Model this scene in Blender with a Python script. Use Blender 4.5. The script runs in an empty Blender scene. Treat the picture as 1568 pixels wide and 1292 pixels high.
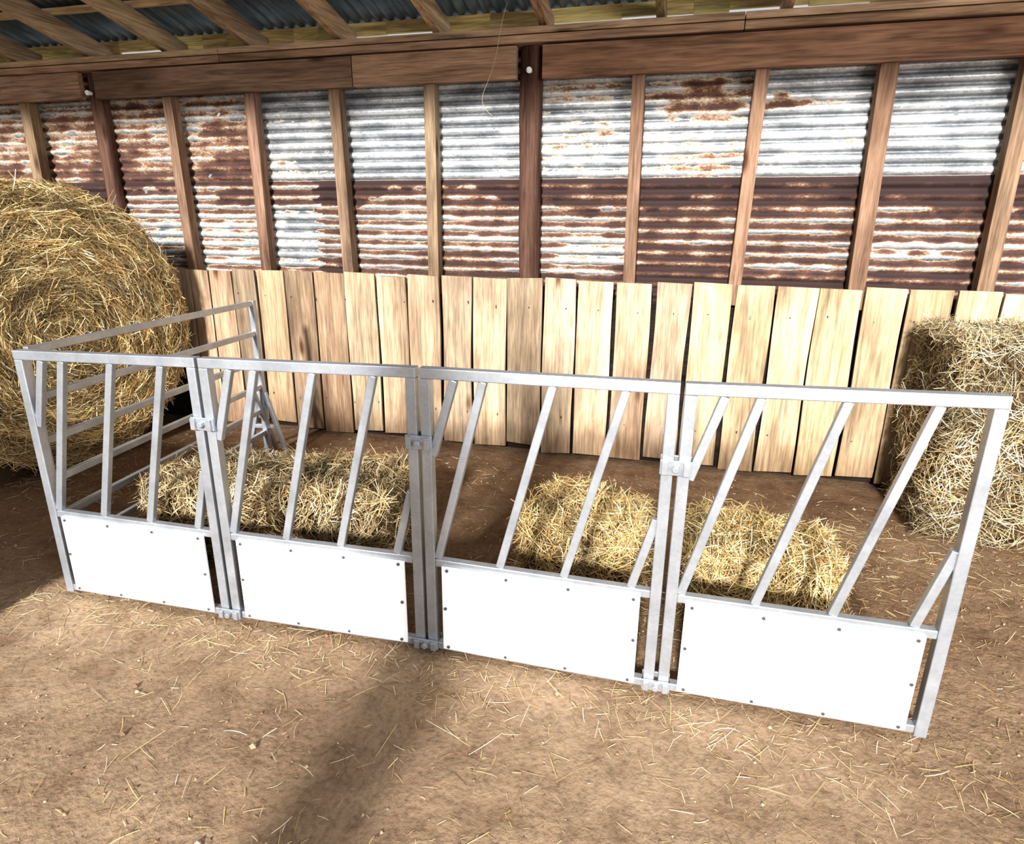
import bpy, math, random
import numpy as np
from mathutils import Vector, Matrix
random.seed(7); rng=np.random.default_rng(7)
scene=bpy.context.scene
try:
    scene.view_settings.view_transform='Standard'
    scene.view_settings.exposure=0.1
    scene.view_settings.look='Medium High Contrast'
except Exception: pass
COL=bpy.context.collection

# ---------------------------------------------------------------- node helpers
class NT:
    def __init__(s,name):
        s.m=bpy.data.materials.new(name); s.m.use_nodes=True
        s.t=s.m.node_tree; s.t.nodes.clear()
        s.out=s.t.nodes.new('ShaderNodeOutputMaterial')
        s.b=s.t.nodes.new('ShaderNodeBsdfPrincipled')
        s.t.links.new(s.b.outputs[0],s.out.inputs[0])
    def n(s,typ,**kw):
        nd=s.t.nodes.new(typ)
        for k,v in kw.items():
            if k in nd.inputs: 
                s.set(nd.inputs[k],v)
            else: setattr(nd,k,v)
        return nd
    def set(s,inp,v):
        if isinstance(v,bpy.types.NodeSocket): s.t.links.new(v,inp)
        else: inp.default_value=v
    def coord(s): return s.n('ShaderNodeTexCoord').outputs['Object']
    def attr(s,name='Col'): return s.n('ShaderNodeAttribute',attribute_name=name).outputs['Color']
    def mapping(s,vec,scale,loc=(0,0,0)):
        m=s.n('ShaderNodeMapping'); s.set(m.inputs['Vector'],vec); m.inputs['Scale'].default_value=scale; m.inputs['Location'].default_value=loc
        return m.outputs[0]
    def vadd(s,a,b,mul=1.0):
        m=s.n('ShaderNodeVectorMath',operation='MULTIPLY_ADD'); s.set(m.inputs[0],b); m.inputs[1].default_value=(mul,mul,mul); s.set(m.inputs[2],a)
        return m.outputs[0]
    def noise(s,vec,scale,detail=4,rough=.55,dist=0):
        n=s.n('ShaderNodeTexNoise'); s.set(n.inputs['Vector'],vec)
        n.inputs['Scale'].default_value=scale;n.inputs['Detail'].default_value=detail;n.inputs['Roughness'].default_value=rough;n.inputs['Distortion'].default_value=dist
        return n.outputs['Fac']
    def ramp(s,fac,stops,interp='LINEAR'):
        r=s.n('ShaderNodeValToRGB'); s.set(r.inputs[0],fac); cr=r.color_ramp; cr.interpolation=interp
        while len(cr.elements)<len(stops): cr.elements.new(.5)
        for e,(p,c) in zip(cr.elements,stops):
            e.position=p; e.color=(c[0],c[1],c[2],1) if hasattr(c,'__len__') else (c,c,c,1)
        return r.outputs[0]
    def mix(s,fac,a,b,mode='MIX'):
        m=s.n('ShaderNodeMix',data_type='RGBA',blend_type=mode)
        s.set(m.inputs[0],fac); 
        for i,v in ((6,a),(7,b)):
            if isinstance(v,(tuple,list)) : v=(v[0],v[1],v[2],1)
            s.set(m.inputs[i],v)
        return m.outputs[2]
    def math(s,op,a,b=0.0):
        m=s.n('ShaderNodeMath',operation=op); s.set(m.inputs[0],a); s.set(m.inputs[1],b); return m.outputs[0]
    def bump(s,h,strength=.3,dist=.01):
        b=s.n('ShaderNodeBump'); s.set(b.inputs['Height'],h); b.inputs['Strength'].default_value=strength; b.inputs['Distance'].default_value=dist
        s.t.links.new(b.outputs[0],s.b.inputs['Normal'])
    def base(s,c): s.set(s.b.inputs['Base Color'],c if isinstance(c,bpy.types.NodeSocket) else (*c,1))
    def rough(s,r): s.set(s.b.inputs['Roughness'],r)
    def metal(s,r): s.set(s.b.inputs['Metallic'],r)

def wood(name,axis,dark=.45,knots=True,rough=.8,lowdirt=False,streak=.6):
    t=NT(name); c=t.vadd(t.coord(),t.attr(),53.0)
    sc={'x':(1.3,22,22),'y':(22,1.3,22),'z':(22,22,1.3)}[axis]
    g=t.noise(t.mapping(c,sc),1.0,7,.66,.8)
    g2=t.noise(t.mapping(c,tuple(v*4 for v in sc)),1.0,3,.6)
    big=t.noise(t.mapping(c,{'x':(.5,2,2),'y':(2,.5,2),'z':(2.4,2.4,.8)}[axis]),1.6,4,.6)
    f=t.ramp(g,[(.3,dark),(.48,.85),(.7,1.18)])
    col=t.mix(1.0,t.attr(),f,'MULTIPLY')
    col=t.mix(streak,col,t.ramp(g2,[(.35,.45),(.6,1.08)]),'MULTIPLY')
    col=t.mix(.8,col,t.ramp(big,[(.35,(.50,.46,.43)),(.58,(1.08,1.08,1.06))]),'MULTIPLY')
    if knots:
        k=t.n('ShaderNodeTexVoronoi'); ks={'x':(2.2,7,7),'y':(7,2.2,7),'z':(7,7,2.2)}[axis]
        t.set(k.inputs['Vector'],t.mapping(c,ks)); k.inputs['Scale'].default_value=.75
        kk=t.ramp(k.outputs['Distance'],[(.05,(.25,.14,.08)),(.14,(1,1,1))])
        col=t.mix(.9,col,kk,'MULTIPLY')
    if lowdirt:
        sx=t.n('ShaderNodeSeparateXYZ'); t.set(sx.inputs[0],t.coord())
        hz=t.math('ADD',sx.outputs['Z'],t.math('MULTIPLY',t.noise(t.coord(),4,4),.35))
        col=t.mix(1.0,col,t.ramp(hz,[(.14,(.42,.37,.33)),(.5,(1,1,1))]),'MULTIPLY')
    t.base(col); t.rough(rough); t.b.inputs['Specular IOR Level'].default_value=.15
    t.bump(g,.6,.008); return t.m

def attr_mat(name,rough=.75,spec=.25,mottle=0):
    t=NT(name); c=t.attr()
    if mottle: c=t.mix(mottle,c,t.ramp(t.noise(t.coord(),60,4),[(.3,.45),(.7,1.15)]),'MULTIPLY')
    t.base(c); t.rough(rough); t.b.inputs['Specular IOR Level'].default_value=spec
    return t.m

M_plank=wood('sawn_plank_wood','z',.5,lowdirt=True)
M_stud=wood('stud_wood','z',.35)
M_beam=wood('beam_wood','x',.35)
M_raft=wood('rafter_wood','y',.45)
M_straw=attr_mat('straw_fibre',.65,.35)
def hay_core():
    t=NT('hay_core'); c=t.coord()
    a=t.noise(t.mapping(c,(30,30,120)),1,5,.7,1.5); b=t.noise(t.mapping(c,(120,90,25)),1,5,.7,1.5)
    f=t.math('MULTIPLY',t.math('ADD',a,b),.5)
    t.base(t.ramp(f,[(.3,(.03,.018,.008)),(.5,(.12,.075,.03)),(.65,(.32,.22,.10))])); t.rough(.9); t.bump(f,.9,.02); return t.m
M_core=hay_core()
def galv():
    t=NT('galvanised_steel'); c=t.coord()
    n=t.noise(c,9,3); n2=t.noise(c,90,3)
    col=t.mix(.25,t.ramp(n,[(.3,(.40,.43,.47)),(.7,(.55,.585,.64))]),t.ramp(n2,[(.35,.7),(.65,1.1)]),'MULTIPLY')
    t.base(col); t.metal(.65); t.rough(.40); return t.m
M_galv=galv()
def zinc():
    t=NT('zinc_bolt'); t.base((.25,.25,.27)); t.metal(.9); t.rough(.4); return t.m
M_bolt=zinc()
def board():
    t=NT('white_plastic_board'); n=t.noise(t.coord(),3,3)
    t.base(t.ramp(n,[(.3,(.90,.93,.96)),(.7,(.94,.96,.98))])); t.rough(.35); return t.m
M_board=board()
def rustmat():
    t=NT('rusty_corrugated_iron'); c=t.coord()
    a=t.n('ShaderNodeAttribute',attribute_name='rust').outputs['Fac']
    n1=t.noise(t.mapping(c,(4,4,11)),1,8,.72); n2=t.noise(t.mapping(c,(55,55,90)),1,5,.75); n3=t.noise(t.mapping(c,(1.6,1.6,2.2)),1,5,.6)
    r=t.math('ADD',a,t.math('ADD',t.math('MULTIPLY',t.math('SUBTRACT',n1,.5),.8),t.math('MULTIPLY',t.math('SUBTRACT',n2,.5),.45)))
    zincc=t.mix(.75,t.ramp(n1,[(.3,(.28,.30,.33)),(.45,(.48,.51,.54)),(.56,(.76,.79,.82)),(.7,(.92,.94,.96))]),t.ramp(n2,[(.32,.45),(.58,1.1)]),'MULTIPLY')
    zincc=t.mix(.7,zincc,t.ramp(n3,[(.35,(.52,.50,.47)),(.6,(1.08,1.07,1.05))]),'MULTIPLY')
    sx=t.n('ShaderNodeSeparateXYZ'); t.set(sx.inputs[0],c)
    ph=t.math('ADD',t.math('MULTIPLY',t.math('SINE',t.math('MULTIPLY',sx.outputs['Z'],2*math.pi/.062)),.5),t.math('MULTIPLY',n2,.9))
    zincc=t.mix(.9,zincc,t.ramp(ph,[(.30,(1.15,1.15,1.15)),(.70,(.33,.33,.34))]),'MULTIPLY')  # ridge highlights and valley shade painted into the zinc colour
    rc=t.ramp(r,[(.36,(.66,.58,.48)),(.42,(.42,.30,.21)),(.49,(.21,.115,.075)),(.58,(.11,.058,.045)),(.8,(.045,.027,.026))])
    mk=t.ramp(r,[(.31,0),(.37,1)])
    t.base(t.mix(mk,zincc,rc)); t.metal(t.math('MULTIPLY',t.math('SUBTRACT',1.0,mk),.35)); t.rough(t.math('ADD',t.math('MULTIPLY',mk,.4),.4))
    t.b.inputs['Specular IOR Level'].default_value=.25
    t.bump(n2,.3,.003); return t.m
M_rust=rustmat()
def roofm():
    t=NT('weathered_roof_iron'); c=t.coord(); n=t.noise(c,5,6,.65); n2=t.noise(t.mapping(c,(60,4,4)),1,4)
    col=t.ramp(n,[(.3,(.10,.13,.15)),(.55,(.17,.21,.235)),(.75,(.26,.28,.28))])
    t.base(t.mix(.5,col,t.ramp(n2,[(.35,.4),(.6,1.2)]),'MULTIPLY')); t.metal(.4); t.rough(.5); return t.m
M_roof=roofm()
def dirt():
    t=NT('packed_dirt'); c=t.coord()
    n=t.noise(c,1.1,6,.6,.4); n2=t.noise(c,7,7,.62); n3=t.noise(c,60,5,.6)
    col=t.ramp(n,[(.3,(.225,.150,.097)),(.5,(.305,.212,.140)),(.7,(.385,.278,.19))])
    col=t.mix(.8,col,t.ramp(n2,[(.3,(.60,.55,.5)),(.52,(1,1,1)),(.75,(1.2,1.18,1.12))]),'MULTIPLY')
    col=t.mix(.6,col,t.ramp(n3,[(.3,.5),(.5,1.0),(.72,1.25)]),'MULTIPLY')
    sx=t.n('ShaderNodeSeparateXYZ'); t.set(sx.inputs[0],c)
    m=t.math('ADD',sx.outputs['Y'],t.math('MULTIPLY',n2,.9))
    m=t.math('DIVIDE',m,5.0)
    col=t.mix(1.0,col,t.ramp(m,[(.44,(1,1,1)),(.54,(.74,.70,.67)),(.80,(.62,.58,.55))]),'MULTIPLY')  # shade towards the wall put into the colour, along with soiled bedding
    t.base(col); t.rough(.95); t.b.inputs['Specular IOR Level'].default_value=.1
    h=t.math('ADD',t.math('MULTIPLY',n2,1.0),t.math('MULTIPLY',n3,.3)); t.bump(h,.6,.03); return t.m
M_dirt=dirt()

# ---------------------------------------------------------------- mesh helpers
def mesh_obj(name,V,F,mat,cols=None,parent=None,smooth=False,bevel=0,attrs=None):
    me=bpy.data.meshes.new(name)
    V=np.asarray(V,dtype=np.float32); 
    if isinstance(F,np.ndarray):
        n,k=F.shape
        me.vertices.add(len(V)); me.vertices.foreach_set('co',V.ravel())
        me.loops.add(n*k); me.loops.foreach_set('vertex_index',F.ravel().astype(np.int32))
        me.polygons.add(n); me.polygons.foreach_set('loop_start',(np.arange(n)*k).astype(np.int32))
        me.update(calc_edges=True); me.validate()
    else: me.from_pydata([tuple(v) for v in V],[],F); me.update()
    if cols is not None:
        a=me.color_attributes.new('Col','FLOAT_COLOR','POINT')
        c=np.ones((len(V),4),np.float32); c[:,:3]=cols; a.data.foreach_set('color',c.ravel())
    if attrs:
        for k,v in attrs.items():
            a=me.attributes.new(k,'FLOAT','POINT'); a.data.foreach_set('value',np.asarray(v,np.float32))
    me.materials.append(mat)
    if smooth: me.polygons.foreach_set('use_smooth',np.ones(len(me.polygons),bool))
    o=bpy.data.objects.new(name,me); COL.objects.link(o)
    if parent: o.parent=parent; o.matrix_parent_inverse=parent.matrix_world.inverted()
    if bevel:
        b=o.modifiers.new('bevel','BEVEL'); b.width=bevel; b.segments=2; b.limit_method='ANGLE'
    return o
def empty(name,loc=(0,0,0)):
    e=bpy.data.objects.new(name,None); e.location=loc; e.empty_display_size=.2; COL.objects.link(e)
    e.matrix_world=Matrix.Translation(loc); return e
class Acc:
    def __init__(s): s.V=[];s.F=[];s.C=[]
    def box(s,c,size,rot=None,col=(1,1,1),taper=None):
        i=len(s.V); 
        for dx,dy,dz in ((-1,-1,-1),(1,-1,-1),(1,1,-1),(-1,1,-1),(-1,-1,1),(1,-1,1),(1,1,1),(-1,1,1)):
            v=Vector((dx*size[0]/2,dy*size[1]/2,dz*size[2]/2))
            if rot is not None: v=rot@v
            s.V.append(v+Vector(c)); s.C.append(col)
        s.F+=[(i,i+3,i+2,i+1),(i+4,i+5,i+6,i+7),(i,i+1,i+5,i+4),(i+1,i+2,i+6,i+5),(i+2,i+3,i+7,i+6),(i+3,i,i+4,i+7)]
    def bar(s,a,b,w,d,up=(0,0,1),col=(1,1,1),ext=0):
        a=Vector(a);b=Vector(b);z=(b-a).normalized();a=a-z*ext;b=b+z*ext
        y=Vector(up); x=y.cross(z).normalized(); y=z.cross(x)
        R=Matrix((x,y,z)).transposed()
        s.box((a+b)/2,(w,d,(b-a).length),R,col)
    def cyl(s,a,b,r,n=12,col=(1,1,1),cap=True,r2=None):
        a=Vector(a);b=Vector(b);z=(b-a).normalized();r2=r if r2 is None else r2
        x=z.orthogonal().normalized();y=z.cross(x);i=len(s.V)
        for k in range(n):
            t=2*math.pi*k/n;dv=x*math.cos(t)+y*math.sin(t)
            s.V+=[a+dv*r,b+dv*r2];s.C+=[col,col]
        for k in range(n):
            k2=(k+1)%n;s.F.append((i+2*k,i+2*k2,i+2*k2+1,i+2*k+1))
        if cap: s.F+= [tuple(i+2*k for k in range(n))[::-1],tuple(i+2*k+1 for k in range(n))]
    def obj(s,name,mat,parent=None,bevel=0,smooth=False):
        return mesh_obj(name,[tuple(v) for v in s.V],s.F,mat,np.array(s.C),parent,smooth,bevel)
def vn(P,f=1.0,seed=0):
    P=np.asarray(P)*f; r=np.random.default_rng(seed); o=np.zeros(len(P))
    for k in range(6):
        w=r.normal(size=3)*(1+k*.7); o+=np.sin(P@w+r.uniform(0,6.28))/(1+k*.5)
    return o/3.0
def jit(c,a=.08):
    k=1+random.uniform(-a,a); return tuple(max(0,v*k*(1+random.uniform(-a,a)*.35)) for v in c)

# ---------------------------------------------------------------- straw strands
PAL=np.array([(.78,.62,.36),(.64,.47,.25),(.88,.76,.52),(.46,.32,.16),(.72,.56,.31),(.62,.53,.33),(.24,.15,.08),(.97,.90,.72)])
def strand_mesh(name,P,D,N,L,Wd,bend,mat,parent=None,pal=PAL,pw=None,bright=None):
    n=len(P); D=D/np.linalg.norm(D,axis=1,keepdims=True)
    S=np.cross(D,N+rng.normal(0,.5,(n,3))); S/=np.linalg.norm(S,axis=1,keepdims=True)+1e-9
    B=np.cross(D,S)*np.where(rng.random((n,1))<.5,-1,1)
    L=L.reshape(-1,1);Wd=Wd.reshape(-1,1);bend=bend.reshape(-1,1)
    V=np.zeros((n,8,3)); 
    for k,(t,off,w) in enumerate(((-.5,0,.7),(-.17,.9,1),(.17,.9,1),(.5,0,.6))):
        c=P+D*L*t+ (S*.6+B*.5)*bend*L*off
        V[:,2*k]=c-S*Wd*w*.5; V[:,2*k+1]=c+S*Wd*w*.5
    base=(np.arange(n)*8)[:,None,None]
    F=(base+np.array([[0,1,3,2],[2,3,5,4],[4,5,7,6]])[None]).reshape(-1,4)
    ci=rng.choice(len(pal),n,p=pw); C=pal[ci]*rng.uniform(.7,1.15,(n,1))
    if bright is not None: C=C*bright.reshape(-1,1)
    C=np.repeat(C[:,None,:],8,1)
    return mesh_obj(name,V.reshape(-1,3),F,mat,np.clip(C.reshape(-1,3),0,1),parent)

# ================================================================= FLOOR
def floor_h(P):
    P3=np.column_stack([P[:,0],P[:,1],np.zeros(len(P))])
    return .008*vn(P3,1.6,3)+.005*vn(P3,6,4)+.0025*vn(P3,19,5)
nx,ny=420,260
xs=np.linspace(-8,5.5,nx); ys=np.linspace(-3.5,4.02,ny); X,Y=np.meshgrid(xs,ys)
P=np.column_stack([X.ravel(),Y.ravel()]); V=np.column_stack([P,floor_h(P)-.006])
idx=np.arange(nx*ny).reshape(ny,nx)
F=np.stack([idx[:-1,:-1],idx[:-1,1:],idx[1:,1:],idx[1:,:-1]],-1).reshape(-1,4)
FLOOR=mesh_obj('floor',V,F,M_dirt,smooth=True)

# ================================================================= BACK WALL
YW=3.82
wall=empty('wall_back',(0,YW,0))
a=Acc(); x=-3.49
k=0
ws=[.14,.16,.19,.19,.22,.22]
while x<3.6:
    w=(ws[k] if k<len(ws) else random.uniform(.205,.235)); gap=random.uniform(.009,.018) if x<-.8 else random.uniform(.013,.026)
    top=1.118+random.uniform(-.008,.008)-(.012 if random.random()<.2 else 0); bot=.02+random.uniform(-.01,.035)
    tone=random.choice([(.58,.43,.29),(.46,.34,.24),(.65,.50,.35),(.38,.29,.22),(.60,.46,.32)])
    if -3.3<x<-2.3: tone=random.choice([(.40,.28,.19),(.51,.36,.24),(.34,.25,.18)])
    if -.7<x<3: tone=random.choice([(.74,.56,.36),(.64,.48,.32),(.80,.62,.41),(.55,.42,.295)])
    n=9; zz=np.linspace(bot,top,n); yy=YW-.012+random.uniform(-.004,.004); th=.024; i=len(a.V)
    ed=random.uniform(.001,.006); pl=random.uniform(0,6);pr=random.uniform(0,6); cut=random.uniform(-.012,.012); cb=random.uniform(-.015,.015); col=jit(tone,.08)
    ln=random.uniform(-.006,.006)
    for q,z in enumerate(zz):
        lx=x+ed*math.sin(z*5+pl)+ln*z; rx=x+w-gap+ed*math.sin(z*6+pr)+ln*z
        zl=z+(cut if q==n-1 else 0)*-.4+(cb if q==0 else 0); zr=z+(cut if q==n-1 else 0)*.4
        for (px,py,pz) in ((lx,yy-th/2,zl),(rx,yy-th/2,zr),(rx,yy+th/2,zr),(lx,yy+th/2,zl)):
            a.V.append(Vector((px,py,pz))); a.C.append(col)
    for q in range(n-1):
        b=i+q*4
        for e in range(4): a.F.append((b+e,b+(e+1)%4,b+4+(e+1)%4,b+4+e))
    a.F+=[(i+3,i+2,i+1,i),tuple(i+(n-1)*4+e for e in range(4))]
    x+=w; k+=1
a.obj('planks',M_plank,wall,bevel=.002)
a=Acc()
for kx in range(34):
    for z in (.25,.95):
        xx=-3.4+kx*.21+random.uniform(-.02,.02); a.cyl((xx,YW-.028,z+random.uniform(-.02,.02)),(xx,YW-.02,z),.004,6,(.12,.1,.09))
a.obj('nails',M_bolt,wall)
a=Acc(); x0=-3.355
for i in range(-6,12):
    xx=x0+i*.61
    if i in(-1,4,10,-6): continue
    w=.074+random.uniform(-.006,.012); col=jit((.31,.205,.14) if random.random()<.6 else (.41,.29,.195),.12)
    ln=random.uniform(-.012,.012)
    a.bar((xx+ln,YW+.045,1.0),(xx-ln,YW+.045,2.22),w,.075,(0,1,0),col)
a.obj('studs',M_stud,wall,bevel=.003)
a=Acc()
for i,wd in((-6,.11),(-1,.10),(4,.125),(10,.11)):
    xx=x0+i*.61; col=jit((.15,.083,.06),.08)
    n=14;i0=len(a.V); zs=np.linspace(.9,2.46,12)
    for z in zs:
        for q in range(n):
            t=2*math.pi*q/n; r=wd/2*(1+.05*math.sin(3*t+z*2))+.003*math.sin(z*9+q)
            cx=math.copysign(abs(math.cos(t))**.7,math.cos(t)); cy=math.copysign(abs(math.sin(t))**.7,math.sin(t))
            a.V.append(Vector((xx+cx*r+.006*math.sin(z*2.3),YW+.074+cy*r,z))); a.C.append(col)
    for j in range(len(zs)-1):
        for q in range(n):
            q2=(q+1)%n; a.F.append((i0+j*n+q,i0+j*n+q2,i0+(j+1)*n+q2,i0+(j+1)*n+q))
    a.F.append(tuple(i0+(len(zs)-1)*n+q for q in range(n)))
a.obj('posts',M_stud,wall,smooth=True)
a=Acc()
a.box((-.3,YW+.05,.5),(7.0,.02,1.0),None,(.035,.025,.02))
a.obj('dark_gap_backing',M_beam,wall)  # near-black sheet added behind the planks as shade in the gaps
a=Acc()
for xa,xb,cc in((-8,-4.02,(.35,.225,.155)),(-3.90,-2.0,(.31,.20,.135)),(-2.0,-.985,(.38,.245,.165)),(-.845,1.7,(.38,.215,.145)),(1.7,5,(.38,.22,.15))):
    a.box(((xa+xb)/2,YW-.002+random.uniform(-.004,.004),2.29+random.uniform(-.004,.004)),(xb-xa-.006,.042,.165),None,jit(cc,.08))
for xa,xb in((-8,-2.9),(-2.9,.2),(.2,5)):
    a.box(((xa+xb)/2,YW+.03,2.400),(xb-xa-.004,.13,.04),None,jit((.42,.27,.18),.08))
    a.box(((xa+xb)/2,YW+.02,2.441),(xb-xa-.004,.12,.034),None,jit((.54,.38,.25),.08))
a.obj('header_beam',M_beam,wall,bevel=.003)
a=Acc()
for i in(-1,4):
    xx=x0+i*.61; yy=YW+.01
    a.cyl((xx,yy,2.25),(xx,yy-.02,2.25),.012,10,(.9,.9,.9)); a.cyl((xx,yy-.02,2.25),(xx,yy-.035,2.25),.016,10,(.9,.9,.9)); a.cyl((xx,yy-.035,2.25),(xx,yy-.045,2.25),.008,10,(.9,.9,.9))
a.obj('fence_insulators',attr_mat('ceramic',.3,.5),wall,smooth=False)
# corrugated sheets
pitch=.062; xs=np.arange(-8,5.01,.02); zs=np.arange(.96,2.44,pitch/8)
X,Z=np.meshgrid(xs,zs); SEAM=1.69
rel=(X-x0)/.61
bi=np.clip(np.floor(rel).astype(int)+3,0,12)
up=np.array([.44,.47,.46,.46,.16,.10,.06,.26,.26,.14,.06,.16,.2])[bi]
lo=np.array([.55,.55,.38,.32,.24,.47,.50,.54,.68,.66,.63,.60,.5])[bi]
PP=np.column_stack([X.ravel(),Z.ravel()*5,np.zeros(X.size)])
nz=vn(PP*np.array([1.7,1,1]),1.2,11).reshape(X.shape)*.20+vn(PP*np.array([6,1.5,1]),1.5,12).reshape(X.shape)*.16
upper=Z>SEAM
fr=rel-np.floor(rel)
rust=np.where(upper,up,lo)+nz
rust+=np.where((~upper)&(Z>SEAM-.11+.07*np.sin(X*3.1)+.03*np.sin(X*13)+.02*np.sin(X*37)),.18,0)
rust+=np.where((~upper)&(np.floor(rel)==1)&(fr+.06*np.sin(Z*101)>.6),.42,0)
def patch(cx,cz,rx,rz,v): 
    global rust
    d=((X-cx+.06*np.sin(Z*60))/rx)**2+((Z-cz+.015*np.sin(X*40))/rz)**2; rust=rust+v*np.exp(-d*d)
patch(-.02,2.10,.26,.09,.26); patch(.42,2.06,.14,.04,.3); patch(-.55,1.93,.13,.07,.25); patch(-3.0,1.95,.3,.2,.12); patch(-.55,1.25,.25,.12,-.35);patch(.6,1.2,.3,.03,-.25);patch(1.2,1.33,.3,.03,-.3);patch(-2.4,1.4,.25,.2,-.15);patch(-1.6,1.45,.3,.05,-.2);patch(-1.2,1.33,.2,.04,-.2)
ph=2*np.pi*Z/pitch
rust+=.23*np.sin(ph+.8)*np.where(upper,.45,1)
Yc=YW+.118+.0115*np.sin(ph)+np.where(upper,.003,-.003)+np.where((X>-.45)&(X<2),.003,0)
V=np.column_stack([X.ravel(),Yc.ravel(),Z.ravel()])
ny,nx=X.shape; idx=np.arange(nx*ny).reshape(ny,nx)
F=np.stack([idx[:-1,:-1],idx[:-1,1:],idx[1:,1:],idx[1:,:-1]],-1)
keep=np.ones(F.shape[:2],bool)
for hx,hz in((-3.08,2.10),(-2.86,2.07),(-2.83,1.98),(1.28,1.98),(-3.75,1.62),(-2.79,1.84),(-3.2,1.72),(-4.9,1.9),(2.1,1.5)):
    j=int((hz-zs[0])/(pitch/8)); i=int((hx-xs[0])/.02); keep[j:j+3,i:i+1]=False
F=F[keep].reshape(-1,4)
mesh_obj('corrugated_sheets',V,F,M_rust,parent=wall,smooth=True,attrs={'rust':rust.ravel()})
zs2=np.arange(-.02,.99,pitch/4); X,Z=np.meshgrid(np.arange(-8,5.01,.5),zs2)
V=np.column_stack([X.ravel(),(YW+.122+.0095*np.sin(2*np.pi*Z/pitch)).ravel(),Z.ravel()]); ny,nx=X.shape; idx=np.arange(nx*ny).reshape(ny,nx)
F=np.stack([idx[:-1,:-1],idx[:-1,1:],idx[1:,1:],idx[1:,:-1]],-1).reshape(-1,4)
mesh_obj('lower_sheets',V,F,M_rust,parent=wall,smooth=True,attrs={'rust':np.full(X.size,.9)})  # heaviest rust tone darkens the metal so the plank gaps look shaded

# ================================================================= ROOF
roof=empty('ceiling',(0,3,2.6)); SL=.22
a=Acc()
for k in range(-7,10):
    xx=-.845+.62*k+random.uniform(-.01,.01); y1,y2=1.6,YW+.2
    z=lambda y:2.47+.065+SL*(3.82-y)
    a.bar((xx,y1,z(y1)),(xx,y2,z(y2)),.045,.12,(0,0,1),jit((.62,.44,.28),.15))
a.obj('rafters',M_raft,roof,bevel=.003)
a=Acc()
for y in(1.65,2.6,3.62):
    z=2.47+.065+.0625+.02+SL*(3.82-y)+.01
    a.bar((-8,y,z),(5,y,z),.07,.035,(0,-SL,1),jit((.85,.66,.38),.08))
y=YW+.215; xx=-8.0
while xx<5:
    w=random.uniform(.12,.5); h=random.uniform(.065,.10); zt=2.47+.065+.0625+.055+SL*(3.82-y)
    a.box((xx+w/2,y,zt-h/2),(w,.02,h),None,jit((.95,.74,.34),.1)); xx+=w
a.obj('purlins',M_beam,roof,bevel=.002)
px=.076; xs=np.arange(-8,5,px/8); ys=np.array([1.5,2.2,2.9,3.4,YW+.26]); X,Y=np.meshgrid(xs,ys)
Z=2.47+.065+.0625+.062+SL*(3.82-Y)+.011*np.sin(2*np.pi*X/px)
V=np.column_stack([X.ravel(),Y.ravel(),Z.ravel()]); ny,nx=X.shape; idx=np.arange(nx*ny).reshape(ny,nx)
F=np.stack([idx[:-1,:-1],idx[:-1,1:],idx[1:,1:],idx[1:,:-1]],-1).reshape(-1,4)
mesh_obj('roof_sheets',V,F,M_roof,parent=roof,smooth=True)

# ================================================================= FEED BARRIER PANELS
PST=[(-2.28,1.69),(-1.52,1.71),(-.75,1.74),(.03,1.74),(.81,1.75)]
HT=[.985,1.0,1.012,1.02,1.04]
T=.034
def panel(i):
    A=Vector((*PST[i],0));B=Vector((*PST[i+1],0)); d=(B-A); Wd=d.length; d.normalize(); nrm=Vector((d.y,-d.x,0))
    g=.006+T/2
    def P(u,v,o=0): return A+d*u+Vector((0,0,v))+nrm*o
    H0,H1=HT[i],HT[i+1]
    e=empty('feed_barrier_panel',A+d*(Wd/2)); fr=Acc(); up=nrm
    uL,uR=g,Wd-g
    fr.bar(P(uL,.008),P(uL,H0-T),T,T,up); fr.bar(P(uR,.008),P(uR,H1-T),T,T,up)
    fr.bar(P(uL-T/2,H0-T/2),P(uR+T/2,H1-T/2),T,T,up)
    VM=.352
    fr.bar(P(uL+T/2,VM),P(uR-T/2,VM),T*.8,T*.8,up)
    fr.bar(P(uL+T/2,.03),P(uR-T/2,.03),T*.8,T*.8,up)
    z0=VM+T*.4; 
    def zt(u): return H0+(H1-H0)*(u/Wd)-T
    lo_=uL+T/2; hi_=uR-T/2; inn=hi_-lo_
    s=.225*inn
    for fb in(.012,.315,.615,.915):
        ub=lo_+fb*inn; ut=ub+s; vb=z0; vt=zt(ut)
        if ut>hi_: f=(hi_-ub)/(ut-ub); vt=vb+(vt-vb)*f; ut=hi_
        fr.bar(P(ub,vb),P(ut,vt),.026,.022,up)
    fr.bar(P(lo_,zt(lo_)-.25),P(lo_+.105*inn,zt(lo_)),.026,.022,up)
    fr.obj('frame',M_galv,e,bevel=.003)
    b=Acc(); bl,br=uL+.042,uR-.045
    c=P((bl+br)/2,.187,T*.4+.005); R=Matrix((d,nrm*-1,Vector((0,0,1)))).transposed()
    b.box(c,(br-bl,.008,.318),R); b.obj('white_board',M_board,e,bevel=.0015)
    bo=Acc(); pts=[]
    for q in range(4):
        u=bl+.02+(br-bl-.04)*q/3; pts+=[(u,.335),(u,.04)]
    pts+=[(bl+.012,.19),(br-.012,.19)]
    for u,v in pts:
        bo.cyl(P(u,v,T*.4+.009),P(u,v,T*.4+.014),.0055,8); 
    bo.obj('bolts',M_bolt,e)
    return e
for i in range(4): panel(i)
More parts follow.
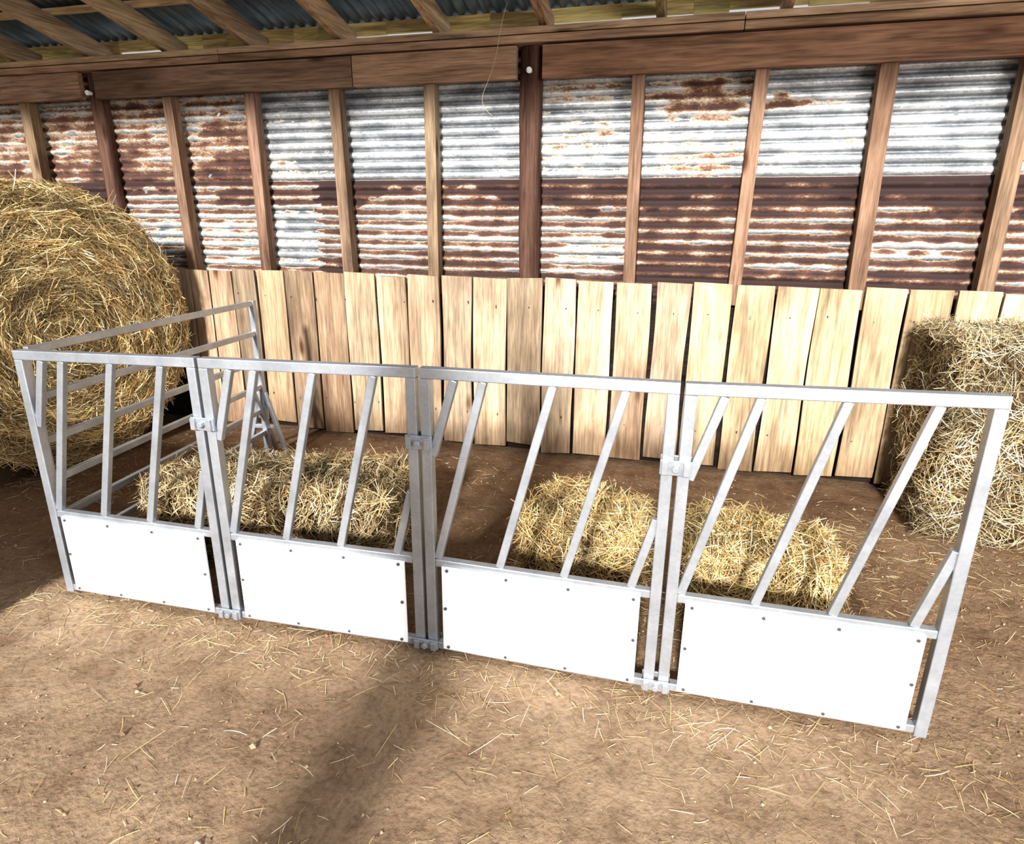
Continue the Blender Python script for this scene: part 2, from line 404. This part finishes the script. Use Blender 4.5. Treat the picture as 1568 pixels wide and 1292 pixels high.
def clamp(i,side=0):
    A=Vector((*PST[i],0)); d=(Vector((*PST[min(i+1,4)],0))-Vector((*PST[max(i-1,0)],0))).normalized(); n=Vector((d.y,-d.x,0))
    R=Matrix((d,n*-1,Vector((0,0,1)))).transposed()
    e=empty('hinge_clamp',A); a=Acc()
    for z,h in((.775,.045),(.035,.035)):
        for o in(T/2+.006,-T/2-.006):
            a.box(A+n*o+Vector((0,0,z)),(.088,.008,h),R)
        a.cyl(A+n*(T/2+.01)+Vector((0,0,z)),A+n*(T/2+.026)+Vector((0,0,z)),.011,6)
        a.box(A+n*(T/2+.014)+d*.03+Vector((0,0,z)),(.018,.012,h*.9),R); a.box(A+n*(T/2+.014)-d*.03+Vector((0,0,z)),(.018,.012,h*.9),R)
    a.obj('plates',M_galv,e,bevel=.002)
for i in(1,2,3): clamp(i)
# ---------------------------------------------------------------- side gate
A=Vector((-2.30,1.70,0)); B=Vector((-2.46,3.26,0)); d=(B-A).normalized(); n=Vector((d.y,-d.x,0))
e=empty('side_gate',(A+B)/2); g=Acc(); H=.985
A=A+d*.03
Pg=lambda s,z,o=0:A+d*s+Vector((0,0,z))+n*o
Lg=(B-A).length
g.bar(Pg(.0,.0),Pg(0,H-.03),.034,.034,n); g.bar(Pg(Lg,.0),Pg(Lg,H),.034,.034,n)
for z in(.968,.79,.62,.46,.31,.165): g.bar(Pg(.017,z),Pg(Lg-.017,z),.03,.022,n)
g.bar(Pg(Lg-.10,.45,0),Pg(Lg+.10,.01,0),.026,.026,n)
g.bar(Pg(Lg,.42,.017),Pg(Lg,.012,.13),.026,.026,d); g.bar(Pg(Lg,.42,-.017),Pg(Lg,.012,-.13),.026,.026,d); g.bar(Pg(Lg,.2,-.07),Pg(Lg,.2,.07),.024,.024,d)
g.bar(Pg(-.02,.79,.03),Pg(.03,.79,.03),.05,.01,n)
g.obj('frame',M_galv,e,bevel=.003)

# ================================================================= HAY BALES
def rbox(c,size,rotz,nst,seed,tone=1.0,lump=.03,round_=.05,Lr=(.05,.16),parent_name='hay_bale',pal=PAL,drop=0,outj=.35,wd=(.0020,.0038),tuft=.12):
    e=empty(parent_name,(c[0],c[1],0)); hs=np.array(size)/2; Rz=np.array(Matrix.Rotation(rotz,3,'Z'))
    cc=np.array((c[0],c[1],size[2]/2+.0))
    def surf(P):
        inner=np.clip(P,-(hs-round_),hs-round_); dv=P-inner; ln=np.linalg.norm(dv,axis=1,keepdims=True)+1e-9; N=dv/ln
        Q=inner+N*round_
        l=lump*vn(Q,9,seed)+lump*.6*vn(Q,22,seed+1)
        l=np.where(N[:,2]<-.5,0,l)
        l=l-.03*np.clip(np.cos(Q[:,0]*2*np.pi/.14+vn(Q,5,seed+2)*1.5),.5,1)*1.2
        Q=Q+N*l[:,None]
        t=(Q[:,2]+hs[2])/(2*hs[2]); Q[:,2]-= drop*t*np.clip((Q[:,0]/hs[0]),-.2,1)
        Q[:,2]=np.maximum(Q[:,2],-hs[2]+.004)
        return Q,N
    G=40; V=[];F=[];off=0
    for ax in range(3):
        for sg in(-1,1):
            u,v=[q for q in range(3) if q!=ax]
            s=np.linspace(-1,1,G); U,W_=np.meshgrid(s,s); p=np.zeros((G*G,3)); p[:,ax]=sg*hs[ax]; p[:,u]=U.ravel()*hs[u]; p[:,v]=W_.ravel()*hs[v]
            idx=np.arange(G*G).reshape(G,G)+off; off+=G*G
            V.append(p); F.append(np.stack([idx[:-1,:-1],idx[:-1,1:],idx[1:,1:],idx[1:,:-1]],-1).reshape(-1,4))
    V=np.vstack(V);F=np.vstack(F); Q,N=surf(V); Q=Q-N*.016
    mesh_obj('core',Q@Rz.T+cc,F,M_core,parent=e,smooth=True)
    ar=np.array([hs[1]*hs[2],hs[0]*hs[2],hs[0]*hs[1]*.8]); ar/=ar.sum()
    ax=rng.choice(3,nst,p=ar); sg=np.where(rng.random(nst)<.5,-1,1); sg=np.where((ax==2),1,sg)
    p=rng.uniform(-1,1,(nst,3))*hs; p[np.arange(nst),ax]=sg*hs[ax]
    Q,N=surf(p)
    A1=vn(Q,6,seed+8)*3.5+rng.normal(0,.75,nst)
    ref=np.where(np.abs(N[:,2:3])>.7,np.array([[1.,0,0]]),np.array([[0,0,1.]])); T1=np.cross(N,ref); T1/=np.linalg.norm(T1,axis=1,keepdims=True)+1e-9; T2=np.cross(N,T1)
    D=T1*np.cos(A1)[:,None]+T2*np.sin(A1)[:,None]
    wild=rng.random(nst)<tuft
    D+=N*(rng.normal(0,outj,nst)+np.where(wild,rng.normal(0,1.1,nst),0))[:,None]
    Q=Q+N*rng.uniform(-.014,.020,(nst,1))
    L=rng.uniform(*Lr,nst)*np.where(wild,.75,1); Q[:,2]=np.maximum(Q[:,2],-hs[2]+.01)
    dn=D/np.linalg.norm(D,axis=1,keepdims=True); low=Q[:,2]-np.abs(dn[:,2])*L/2+hs[2]; D[:,2]=np.where(low<.005,D[:,2]*.1,D[:,2])
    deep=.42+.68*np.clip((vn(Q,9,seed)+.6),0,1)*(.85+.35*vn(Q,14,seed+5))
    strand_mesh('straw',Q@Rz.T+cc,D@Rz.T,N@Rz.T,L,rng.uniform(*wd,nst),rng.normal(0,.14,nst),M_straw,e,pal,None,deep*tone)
    return e
rbox((-1.63,2.24),(1.08,.46,.385),math.radians(6),13500,21,.88,lump=.04,pal=PAL*np.array([.95,.91,.84]),outj=.35,tuft=.22)
rbox((-.29,2.38),(.48,.40,.335),math.radians(-9),7000,22,1.08,lump=.048,pal=PAL*np.array([1.0,.93,.74]),Lr=(.06,.18),outj=.35,tuft=.22)
rbox((.385,2.34),(.54,.42,.30),math.radians(-4),7500,23,1.08,lump=.05,pal=PAL*np.array([1.0,.95,.78]),Lr=(.06,.19),drop=.03,outj=.35,tuft=.22)
rbox((1.95,3.40),(1.50,.62,1.0),0,20000,24,1.10,lump=.022,round_=.07,Lr=(.05,.15),parent_name='large_square_hay_bale',pal=PAL*np.array([.94,.97,.98]),tuft=.08)

def round_bale(c,r,length,rotz,seed):
    e=empty('round_hay_bale',(c[0],c[1],0)); cx,cz=0.,r; y0=0.; y1=length
    Rz=np.array(Matrix.Rotation(rotz,3,'Z')); off=np.array((c[0],c[1],0))
    prof=[(0.0,y0-.015),(.3*r,y0-.012),(.6*r,y0-.004),(.85*r,y0+.0),(.95*r,y0+.03),(.99*r,y0+.08),(r,y0+.16),(r*1.0,(y0+y1)/2),(r,y1-.1),(.97*r,y1-.04),(.9*r,y1),(.5*r,y1),(0.0,y1)]
    n=96
    pr=np.array(prof); 
    t=np.linspace(0,len(pr)-1,60); rr=np.interp(t,np.arange(len(pr)),pr[:,0]); yy=np.interp(t,np.arange(len(pr)),pr[:,1])
    th=np.linspace(0,2*np.pi,n,endpoint=False)
    TH,RR=np.meshgrid(th,rr); _,YY=np.meshgrid(th,yy)
    Q=np.column_stack([(cx+RR*np.cos(TH)).ravel(),YY.ravel(),(cz+RR*np.sin(TH)).ravel()])
    def dis(P): return .022*vn(P,7,seed)+.014*vn(P,18,seed+1)
    l=dis(Q)-.012
    dirv=np.column_stack([np.cos(TH).ravel(),np.zeros(TH.size),np.sin(TH).ravel()])
    side=(RR.ravel()>.96*r); Q+=dirv*(l*side)[:,None]; Q[:,1]-=np.where(side,0,l)*(YY.ravel()<y0+.1)
    Q[:,2]=np.maximum(Q[:,2],.006)
    idx=np.arange(60*n).reshape(60,n); F=np.stack([idx[:-1],np.roll(idx,-1,1)[:-1],np.roll(idx,-1,1)[1:],idx[1:]],-1).reshape(-1,4)
    mesh_obj('core',Q@Rz.T+off,F,M_core,parent=e,smooth=True)
    m=17000; R_=r*.98*np.sqrt(rng.random(m)); T_=rng.uniform(0,2*np.pi,m)
    P=np.column_stack([cx+R_*np.cos(T_),np.full(m,y0-.014),cz+R_*np.sin(T_)])
    edge=np.clip((R_/r-.85)/.15,0,1); P[:,1]+=edge*.05
    P[:,1]-=dis(P)+rng.uniform(-.008,.02,m)
    D=np.column_stack([-np.sin(T_),np.zeros(m),np.cos(T_)])+rng.normal(0,.5,(m,3))*np.array([1,.4,1])
    N=np.tile(np.array([0,-1.,0]),(m,1)); L=rng.uniform(.06,.2,m)
    br=.92+.28*np.sin(R_/r*34+1.2*np.sin(T_*2))+.25*vn(P,5,seed+3)
    m2=12000; T2=rng.uniform(-.5,math.pi+.5,m2); Y2=rng.uniform(y0+.02,y1,m2)
    nv=np.column_stack([np.cos(T2),np.zeros(m2),np.sin(T2)])
    rr2=r*np.where(Y2<y0+.08,.965+.035*(Y2-y0)/.08,1)+.006
    P2=np.column_stack([cx+rr2*np.cos(T2),Y2,cz+rr2*np.sin(T2)]); P2+=nv*(dis(P2)-.01+rng.uniform(-.008,.018,m2))[:,None]
    D2=np.column_stack([-np.sin(T2),np.zeros(m2),np.cos(T2)])+rng.normal(0,.45,(m2,3)); D2-=nv*(D2*nv).sum(1,keepdims=True)*.75
    L2=rng.uniform(.06,.2,m2)
    Pa=np.vstack([P,P2]);Pa[:,2]=np.maximum(Pa[:,2],.03); br=np.concatenate([br,np.full(m2,.92)])
    strand_mesh('straw',Pa@Rz.T+off,np.vstack([D,D2])@Rz.T,np.vstack([N,nv])@Rz.T,np.concatenate([L,L2]),rng.uniform(.0028,.005,m+m2),rng.normal(0,.12,m+m2),M_straw,e,PAL*np.array([1.0,.94,.78]),None,np.clip(br,.35,1.3))
round_bale((-3.44,2.86),.815,1.10,math.radians(79),31)

# ================================================================= LOOSE STRAW, CLODS (all part of the floor surface)
cl=[]
cl.append(np.column_stack([rng.uniform(-4,3,2600),rng.uniform(.3,3.7,2600)]))
for _ in range(80):
    c=np.array([rng.uniform(-3.2,2.2),rng.uniform(.4,3.6)]); cl.append(c+rng.normal(0,.07,(16,2)))
cl.append(np.column_stack([rng.normal(-1.7,.6,800),rng.normal(1.95,.25,800)]))
cl.append(np.column_stack([rng.normal(.1,.5,1200),rng.normal(2.1,.28,1200)]))
cl.append(np.column_stack([rng.uniform(.8,2.6,1500),rng.normal(2.9,.25,1500)]))
cl.append(np.column_stack([rng.uniform(-2.4,1.0,1000),rng.normal(1.62,.08,1000)]))
cl.append(np.column_stack([rng.uniform(-3.6,-2.5,600),rng.normal(2.6,.25,600)]))
P=np.vstack(cl); P=P[(P[:,1]<3.76)&(P[:,1]>.1)]
n=len(P); z=floor_h(P)-.006+rng.uniform(.002,.006,n)
P3=np.column_stack([P,z]); A_=rng.uniform(0,2*np.pi,n); D=np.column_stack([np.cos(A_),np.sin(A_),rng.normal(0,.04,n)])
L=rng.gamma(2.0,.019,n)+.01
strand_mesh('loose_straw',P3,D,np.tile(np.array([0,0,1.]),(n,1)),np.clip(L,.01,.13),rng.uniform(.0009,.0021,n),rng.normal(0,.06,n),M_straw,FLOOR,PAL*np.array([.9,.86,.78]))
n=16000; P=np.column_stack([rng.uniform(-3.6,2.6,n),.25+3.5*rng.random(n)**1.2]); 
keepm=vn(np.column_stack([P,np.zeros(n)]),2.2,77)+rng.normal(0,.35,n)>.0; P=P[keepm]; n=len(P)
A_=rng.uniform(0,2*np.pi,n); D=np.column_stack([np.cos(A_),np.sin(A_),rng.normal(0,.05,n)])
strand_mesh('chaff',np.column_stack([P,floor_h(P)-.004]),D,np.tile(np.array([0,0,1.]),(n,1)),rng.uniform(.005,.02,n),rng.uniform(.001,.002,n),rng.normal(0,.05,n),M_straw,FLOOR,PAL*np.array([.75,.66,.55]))
a=Acc()
for _ in range(1800):
    x=random.uniform(-3.5,2.6); y=random.uniform(.4,3.6); s=random.uniform(.002,.006)*(2.0 if random.random()<.05 else 1)
    z=float(floor_h(np.array([[x,y]]))[0])-.006+s*.3; col=jit(random.choice([(.26,.17,.11),(.36,.25,.17),(.45,.35,.26),(.2,.13,.09)]),.2)
    i=len(a.V)
    for dv in((1,0,0),(0,1,0),(-1,0,0),(0,-1,0),(0,0,1),(0,0,-1)):
        a.V.append(Vector((x,y,z))+Vector(dv)*s*random.uniform(.7,1.3)); a.C.append(col)
    for q in range(4): a.F+=[(i+q,i+(q+1)%4,i+4),(i+(q+1)%4,i+q,i+5)]
a.obj('dirt_clods',attr_mat('clod',.95,.1),FLOOR)

# ================================================================= BEHIND THE CAMERA
p=empty('barn_post',(-.755,-.8,0)); a=Acc(); a.bar((-.755,-.8,-.01),(-.755,-.8,2.6),.29,.2,(0,1,0),(.4,.25,.17)); a.bar((-.755,-.91,.0),(-.755,-.91,.5),.30,.03,(0,1,0),(.45,.3,.2)); a.obj('post',M_stud,p,bevel=.006)
f=empty('shadow_caster',(-3.5,1.1,0)); a=Acc(); x=-4.8  # unseen boards added out of frame to cast shade on the left floor
while x<-2.5:
    a.box((x+.1,1.1,.52+random.uniform(-.01,.01)),(.203,.025,1.02),None,jit((.6,.42,.26),.1)); x+=.2
for z in(.2,.85): a.box((-3.65,1.135,z),(2.3,.04,.09),None,jit((.55,.38,.24),.1))
a.obj('boards',M_plank,f,bevel=.002)

# baler twine hanging from header
cu=bpy.data.curves.new('baler_twine','CURVE'); cu.dimensions='3D'; cu.bevel_depth=.0014
sp=cu.splines.new('NURBS'); pts=[(-1.02,3.72,2.56),(-1.05,3.70,2.47),(-1.08,3.74,2.30),(-1.16,3.76,2.16),(-1.2,3.77,2.08),(-1.12,3.77,2.02)]
sp.points.add(len(pts)-1)
for q,pt in zip(sp.points,pts): q.co=(*pt,1)
sp.use_endpoint_u=True
o=bpy.data.objects.new('baler_twine',cu); COL.objects.link(o)
t=NT('twine'); t.base((.5,.4,.28)); t.rough(.9); cu.materials.append(t.m)

# ================================================================= LIGHT
w=bpy.data.worlds.new('world'); scene.world=w; w.use_nodes=True
bg=w.node_tree.nodes['Background']; bg.inputs[0].default_value=(.96,.98,1,1); bg.inputs[1].default_value=.52
s=bpy.data.lights.new('sun','SUN'); s.energy=6.3; s.angle=math.radians(5.0); s.color=(1,.985,.95)
so=bpy.data.objects.new('sun',s); COL.objects.link(so)
dirv=Vector((0.0,math.cos(math.radians(24)),-math.sin(math.radians(24))))
so.rotation_euler=dirv.to_track_quat('-Z','Y').to_euler(); so.location=(0,-4,4)
s=bpy.data.lights.new('door_daylight','AREA'); s.energy=190; s.shape='RECTANGLE'; s.size=2.6; s.size_y=2.4; s.color=(1,.985,.96)
so=bpy.data.objects.new('door_daylight',s); COL.objects.link(so); so.location=(4.3,-1.8,2.1)
so.rotation_euler=(Vector((-2.6,2.9,.8))-so.location).to_track_quat('-Z','Y').to_euler()

# ================================================================= CAMERA
cam=bpy.data.cameras.new('camera'); co=bpy.data.objects.new('camera',cam); COL.objects.link(co)
cam.sensor_fit='HORIZONTAL'; cam.sensor_width=36; cam.lens=961.15/1568*36; cam.clip_start=.05
yaw,pitch,roll=.2555,.3029,.0101
Rm=Matrix.Rotation(yaw,4,'Z')@Matrix.Rotation(math.pi/2-pitch,4,'X')@Matrix.Rotation(roll,4,'Z')
co.matrix_world=Matrix.Translation((0,0,1.4232))@Rm
scene.camera=co
